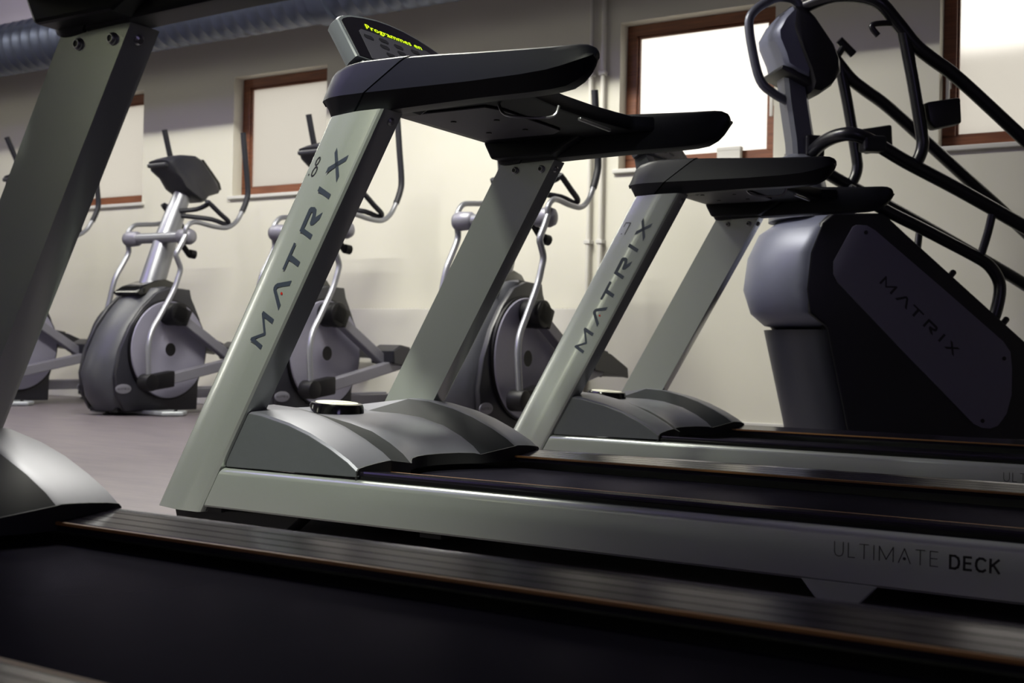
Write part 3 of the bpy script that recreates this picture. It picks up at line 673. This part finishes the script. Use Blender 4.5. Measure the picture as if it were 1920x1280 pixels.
    # swing arms: grip, upper tube, lower tube, joints, links, pedals; the two sides are out of step
    for s, hi in ((1, 0), (-1, 1)):
        if not hi:
            upper = [(.30,.03,1.19),(.30,.03,1.235),(.30,.075,1.275),(.30,.14,1.285),(.30,.27,1.272),(.30,.40,1.275),(.30,.49,1.325),(.30,.545,1.40)]
            grip = [(.30,.545,1.40),(.30,.585,1.48),(.30,.598,1.56),(.30,.57,1.75),(.30,.54,1.955)]
            lower = [(.30,.03,1.19),(.30,-.005,1.13),(.30,-.05,1.06),(.30,-.035,1.02),(.30,-.01,.965),(.30,-.03,.90),(.30,-.07,.81),(.30,-.17,.655),(.305,-.245,.55),(.32,-.285,.447),(.34,-.295,.27)]
        else:
            upper = [(.30,.05,1.19),(.30,.07,1.24),(.30,.12,1.285),(.30,.20,1.30),(.30,.32,1.315),(.30,.43,1.35),(.30,.49,1.42)]
            grip = [(.30,.49,1.42),(.30,.515,1.50),(.30,.505,1.60),(.30,.43,1.81),(.30,.37,1.995)]
            lower = [(.30,.05,1.19),(.30,.075,1.10),(.30,.02,1.00),(.30,-.04,.90),(.30,-.09,.72),(.30,-.12,.62),(.305,-.10,.52),(.33,-.02,.46),(.34,.04,.41)]
        f = lambda pl: [(s*x, y, z) for x, y, z in pl]
        MB().tube(f(upper), .016, 12, 4).build('swing_arm_upper', m_tube, t, smooth=60)
        MB().tube(f(grip), .020, 12, 4).build('swing_arm_grip', m_grip, t, smooth=60)
        MB().tube(f(lower), .018, 12, 4).build('swing_arm_lower', m_tube, t, smooth=60)
        le = lower[-1]
        jl = MB(); jl.cyl((s*(le[0]-.05), le[1], le[2]-.05), (s*(le[0]+.04), le[1], le[2]-.05), .055, 20)
        dz = .0 if not hi else .03
        jl.loft([[(s*x, le[1]+.02, le[2]-.05+zz) for x, zz in ((le[0]-.04,-.05),(le[0]+.035,-.05),(le[0]+.035,.05),(le[0]-.04,.05))],
                 [(s*x, le[1]+.19, le[2]-.03+zz) for x, zz in ((le[0]-.04,-.05),(le[0]+.035,-.05),(le[0]+.035,.055),(le[0]-.04,.055))]])
        jl.build('lower_joint', m_joint, t, smooth=35, bevel=.008)
        pe = (.40, .345) if not hi else (.52, .44)      # where the links meet, under the pedal
        def link_bar(y0, z0, y1, z1, h, x0, x1):
            d = Vector((y1-y0, z1-z0)).normalized(); n = Vector((-d.y, d.x))*h/2
            c = [(y0-n.x, z0-n.y), (y1-n.x, z1-n.y), (y1+n.x, z1+n.y), (y0+n.x, z0+n.y)]
            return MB().prism([(s*x0, y, z) for y, z in c], (s*(x1-x0), 0, 0))
        link_bar(le[1]+.17, le[2]-.035, .62, (.375 if not hi else .46), .07, .285, .345).build('lower_link', m_arm, t, smooth=0, bevel=.006)
        cy, cz = (-.03, .665) if not hi else (.12, .60)
        cj = MB(); cj.cyl((s*.21, cy, cz), (s*.33, cy, cz), .075, 20)
        cj.loft([[(s*.23, cy-.02, cz+.07), (s*.33, cy-.02, cz+.07), (s*.33, cy-.07, cz-.03), (s*.23, cy-.07, cz-.03)], [(s*.23, cy+.11, cz+.02), (s*.33, cy+.11, cz+.02), (s*.33, cy+.06, cz-.08), (s*.23, cy+.06, cz-.08)]])
        cj.build('crank_joint', m_joint, t, smooth=35, bevel=.008)
        link_bar(cy+.07, cz-.035, .50, (.37 if not hi else .45), .065, .24, .30).build('upper_link', m_arm, t, smooth=0, bevel=.006)
        # pedal: tread, raised side walls and toe hood
        py, pz = (.48, .40) if not hi else (.56, .47)
        pd = MB()
        pd.prism([(s*.20, py, pz), (s*.20, py+.40, pz-.05), (s*.20, py+.40, pz-.075), (s*.20, py, pz-.03)], (s*.17, 0, 0))
        ped = pd.build('pedal', m_joint, t, smooth=0, bevel=.004)
        for xx in (.192, .366):
            MB().prism([(s*xx, py-.02, pz-.03), (s*xx, py-.03, pz+.05), (s*xx, py+.06, pz+.085), (s*xx, py+.18, pz+.06), (s*xx, py+.40, pz-.02), (s*xx, py+.41, pz-.08)], (s*.012, 0, 0)).build('pedal_side', m_ells, ped, smooth=0, bevel=.004)
        MB().loft([[(s*x, py-.03, pz-.02), (s*x, py-.035, pz+.05), (s*x, py+.05, pz+.09), (s*x, py+.15, pz+.075), (s*x, py+.15, pz+.065), (s*x, py+.04, pz+.075), (s*x, py-.02, pz+.04), (s*x, py-.015, pz-.02)] for x in (.20, .37)]).build('toe_hood', m_ells, ped, smooth=40)
    # base frame: two rails to the rear, stabilisers, levelling feet
    for s in (-1, 1):
        MB().box((s*.12-.03, .24, .10), (s*.12+.03, 1.00, .165)).build('frame_rail', m_arm, t, smooth=0, bevel=.006)
    MB().box((-.30, .92, .035), (.30, 1.0, .105)).build('rear_stabiliser', m_ells, t, smooth=0, bevel=.008)
    MB().prism([(-.33, -.20, .004), (-.33, .02, .004), (.36, .02, .004), (.44, -.09, .004), (.36, -.20, .004)], (0, 0, .028)).build('front_stabiliser', m_plate, t, smooth=0, bevel=.008)
    for x, y in ((-.27, .96), (.27, .96), (-.28, -.1), (.38, -.1), (0, -.33)):
        MB().lathe((x, y, 0), (0, 0, 1), [(0, .028), (.008, .028), (.012, .012), (.04, .012)], 16).build('levelling_foot', m_rubber, t, smooth=40)
    MB().box((-.13, -.36, .022), (.13, .26, .05)).build('base_pan', m_rubber, t, smooth=0)
    return t
e2 = make_elliptical('grey elliptical trainer seen whole, its console between the two dimmer windows')
e1 = copy_tree(e2); e1.location = (-7.77, 5.488, 0); e1['label'] = 'grey elliptical trainer mostly hidden by the thick dark treadmill post'
for c in e1.children:                       # its far swing arm stands further forward
    if c.name.startswith(('swing_arm_grip', 'swing_arm_upper')) and c.data.vertices[0].co.x < 0:
        th = 0.19; c.rotation_euler = (th, 0, 0)
        p = Vector((0, .05, 1.19)); c.location = p - Matrix.Rotation(th, 3, 'X') @ p
e3 = copy_tree(e2); e3.location = (-4.86, 5.50, 0); e3['label'] = 'grey elliptical trainer cut by the treadmill post marked .8, its console before a window'
e4 = copy_tree(e2); e4.location = (-3.36, 5.356, 0); e4['label'] = 'grey elliptical trainer in front of the white wall pipes, hidden above by black armrests'

# ------------------------------------------------------------------ stair climber (local: x = up-slope axis to the rear, y across)
AL = math.radians(39.6)
sc = empty('stair_climber', (-1.360, 5.081, 0), AL, 'black and grey stair climber with tubular handrails and a long grey side plate', 'stair climber')
W = .66
side = [(.01,.03),(-.02,.165),(-.12,.60),(-.20,.66),(-.215,.76),(-.20,.92),(-.15,1.05),(-.10,1.092),(.13,1.10),(.236,1.012),(.80,.557),(1.20,.235),(1.30,.10),(1.30,.03)]
for y0 in (0, W-.07):
    MB().prism([(x, y0, z) for x, z in side], (0, .07, 0)).build('side_panel', m_clblk, sc, smooth=30, bevel=.010, bseg=3)
# bulging silver nose, rounded in plan, and the darker column below it
nose = [(-.18,.600),(-.250,.610),(-.318,.665),(-.356,.775),(-.338,.92),(-.285,1.03),(-.19,1.098),(-.02,1.106),(-.02,.585)]
def plan(y):
    return 1.2*(y-W/2)**2
secs = []
for i in range(17):
    y = .004 + (W-.008)*i/16; o = plan(y)
    secs.append([(min(x+o, -.02), y, z - (.010 if z > 1.09 else 0)*abs(y-W/2)/.33) for x, z in nose])
MB().loft(secs).build('front_cover', m_clsil, sc, smooth=60)
low = [(-.125,.03),(-.150,.165),(-.252,.59),(.02,.59),(.05,.03)]
secs = []
for i in range(13):
    y = .012 + (W-.024)*i/12; o = plan(y)
    secs.append([(min(x+o, .05) if k < 3 else x, y, z) for k, (x, z) in enumerate(low)])
MB().loft(secs).build('lower_cover', m_lowcov, sc, smooth=60)
MB().box((.03, .06, .02), (1.22, W-.06, .25)).build('base_frame', m_clblk, sc, smooth=0)
plate = [(-.014,1.036),(.003,1.044),(.05,1.043),(.089,1.023),(.40,.785),(.694,.555),(.728,.510),(.737,.44),(.737,.321),(.715,.238),(.675,.184),(.64,.172),(.600,.174),(.562,.19),(.24,.49),(-.077,.792),(-.098,.83),(-.099,.883)]
pl_ = MB().prism([(x, .002, z) for x, z in plate], (0, -.010, 0)).build('side_plate', m_clpan, sc, smooth=30, bevel=.003)
sd = Vector((.481-.129, 0, .527-.839)).normalized(); su = Vector((-sd.z, 0, sd.x))
kk = (Vector((.481, 0, .527)) - Vector((.129, 0, .839))).length/.55
lo_ = Vector((.109, -.0088, .797))
letters(lambda s, t_: lo_ + sd*s*kk + su*t_*kk*1.15).build('plate_lettering', m_clblk, pl_, smooth=0)
for x, z in ((.045, 1.012), (.697, .480), (.60, .205)):
    MB().cyl((x, -.007, z), (x, -.0105, z), .009, 14).build('plate_screw', m_boltd, pl_)
for i in range(7):
    x = .16 + i*.155; z = 1.075 - (x-.136)*.80
    MB().box((x, .075, z-.26), (x+.19, W-.075, z-.155)).build('step', m_clgrey, sc, smooth=0, bevel=.008)
for x, z in ((.449, .862), (.704, .662)):
    for y in (.02, W-.02): MB().lathe((x, y, z-.03), (.63, 0, .78), [(0, .014), (.03, .014), (.036, .010), (.036, 0)], 12).build('rail_stud', m_cltube, sc)
# mast, dome, clamp
def ov(c, rx, ry, k=24): return [(c[0]+rx*math.cos(2*PI*i/k), c[1]+ry*math.sin(2*PI*i/k), c[2]) for i in range(k)]
MB().loft([ov((-.12, .33, 1.09), .125, .22), ov((-.125, .33, 1.22), .115, .18), ov((-.13, .33, 1.33), .10, .125), ov((-.132, .33, 1.375), .083, .085), ov((-.135, .33, 1.39), .055, .06)]).build('mast_dome', m_clgrey, sc, smooth=60)
secs = []
for x, z, rx in ((-.115, 1.36, .056), (-.125, 1.45, .054), (-.155, 1.62, .053), (-.175, 1.76, .052)):
    secs.append([(x+rx*a, .33+.06*b, z+.0*a) for a, b in ((-1,-.7),(-.7,-1),(.7,-1),(1,-.7),(1,.7),(.7,1),(-.7,1),(-1,.7))])
mast = MB().loft(secs).build('mast', m_clgrey, sc, smooth=30)
MB().box((-.125, .25, 1.375), (-.035, .41, 1.475)).build('rail_clamp', m_clblk, sc, smooth=0, bevel=.012)
# console: silver back shell and black face
def shell(pts, ys, c):
    return MB().loft([[(c[0]+(x-c[0])*k, y, c[1]+(z-c[1])*k) for x, z in pts] for y, k in ys])
blk = [(-.215,2.045),(-.165,2.045),(-.115,2.00),(-.02,1.875),(.012,1.80),(.015,1.745),(-.02,1.695),(-.075,1.655),(-.115,1.66),(-.14,1.74),(-.185,1.84),(-.225,1.95)]
slv = [(-.29,1.93),(-.255,1.995),(-.215,2.04),(-.185,2.035),(-.205,1.95),(-.165,1.84),(-.125,1.745),(-.13,1.715),(-.185,1.735),(-.235,1.765),(-.25,1.815),(-.285,1.89)]
con = shell(blk, ((.19,.80),(.205,.95),(.24,1),(.42,1),(.455,.95),(.47,.80)), (-.09, 1.86)).build('console', m_clblk, sc, smooth=40)
shell(slv, ((.20,.86),(.215,.98),(.25,1),(.41,1),(.445,.98),(.46,.86)), (-.21, 1.88)).build('console_back', m_clsil, con, smooth=40)
MB().box((-.238, .27, 1.985), (-.222, .32, 2.02)).build('console_port', m_boltd, con, smooth=0)
MB().loft([[(-.26,y,1.775),(-.13,y,1.74),(-.10,y,1.70),(-.13,y,1.69),(-.20,y,1.725),(-.265,y,1.755)] for y in (.21, .45)]).build('console_tray', m_clblk, con, smooth=30, bevel=.008)
hd = MB(); hd.tube([(-.14,.30,2.05),(-.18,.30,2.095),(-.25,.30,2.10),(-.305,.30,2.075),(-.362,.30,2.033),(-.388,.30,1.980),(-.372,.30,1.863),(-.331,.30,1.72),(-.267,.30,1.663),(-.19,.31,1.630),(-.15,.32,1.615)], .021, 12, 4)
hd.build('front_handle', m_clgrey, sc, smooth=60)
# handrails each side
for y, s in ((0.0, 1), (.65, -1)):
    yi = lambda d: y + s*d
    T = lambda pts, r: MB().tube(pts, r, 12, 4)
    T([(-.15, yi(.22), 2.045), (-.06, yi(.10), 2.06), (.07, yi(0), 2.021), (.17, yi(0), 1.934), (.258, yi(0), 1.838), (.34, yi(0), 1.780), (.472, yi(0), 1.695), (.779, yi(0), 1.450), (1.10, yi(0), 1.195), (1.27, yi(0), 1.05), (1.335, yi(0), .95), (1.31, yi(0), .86), (1.22, yi(0), .838)], .030 if s > 0 else .030).build('upper_handrail', m_cltube, sc, smooth=60)
    T([(.205, yi(0), 1.89), (.228, yi(0), 1.79), (.255, yi(0), 1.670), (.297, yi(0), 1.453), (.302, yi(0), 1.40), (.291, yi(0), 1.355), (.262, yi(0), 1.30)], .027).build('rail_post', m_cltube, sc, smooth=60)
    T([(-.09, yi(.26), 1.40), (-.085, yi(.15), 1.425), (-.06, yi(.05), 1.437), (-.01, yi(0), 1.434), (.081, yi(0), 1.402), (.23, yi(0), 1.325), (.481, yi(0), 1.212), (.786, yi(0), 1.063), (1.10, yi(0), .905), (1.22, yi(0), .84)], .031).build('lower_handrail', m_cltube, sc, smooth=60)
    T([(-.02, yi(.03), 1.20), (.16, yi(.03), 1.112), (.30, yi(.03), 1.052), (.45, yi(.03), .985), (.57, yi(.03), .93), (.64, yi(.03), .890), (.685, yi(.03), .83), (.694, yi(.03), .77), (.675, yi(.03), .68), (.65, yi(.03), .63)], .027).build('side_loop', m_cltube, sc, smooth=60)
    T([(.635, yi(.0), 1.12), (.62, yi(.01), 1.03), (.598, yi(.03), .925)], .018).build('loop_strut', m_cltube, sc, smooth=60)
    MB().prism([(.305, yi(-.03), 1.585), (.462, yi(-.03), 1.615), (.470, yi(-.03), 1.500), (.350, yi(-.03), 1.470), (.320, yi(-.03), 1.50)], (0, s*.07, 0)).build('cup_holder', m_clblk, sc, smooth=30, bevel=.012)
    hk = MB(); hk.tube([(.17, yi(.0), 1.925), (.11, yi(0), 1.922), (.062, yi(0), 1.912), (.065, yi(0), 1.892), (.088, yi(0), 1.868)], .013, 10, 3)
    hk.build('rail_hook', m_cltube, sc, smooth=60)
    MB().box((.02, yi(0)-.035, 1.36), (.125, yi(0)+.035, 1.43)).build('lower_rail_clamp', m_clblk, sc, smooth=0, bevel=.012)
T = MB(); T.cyl((.175, .65, 1.915), (.222, .65, 1.995), .016, 12); T.cyl((.196, .65, 2.022), (.272, .65, 1.955), .020, 12)
T.build('sensor_knob', m_cltube, sc)
for x, y in ((.08, .1), (.08, W-.1), (1.15, .1), (1.15, W-.1)):
    MB().lathe((x, y, 0), (0, 0, 1), [(0, .03), (.012, .03), (.016, .014), (.05, .014)], 14).build('levelling_foot', m_rubber, sc, smooth=40)
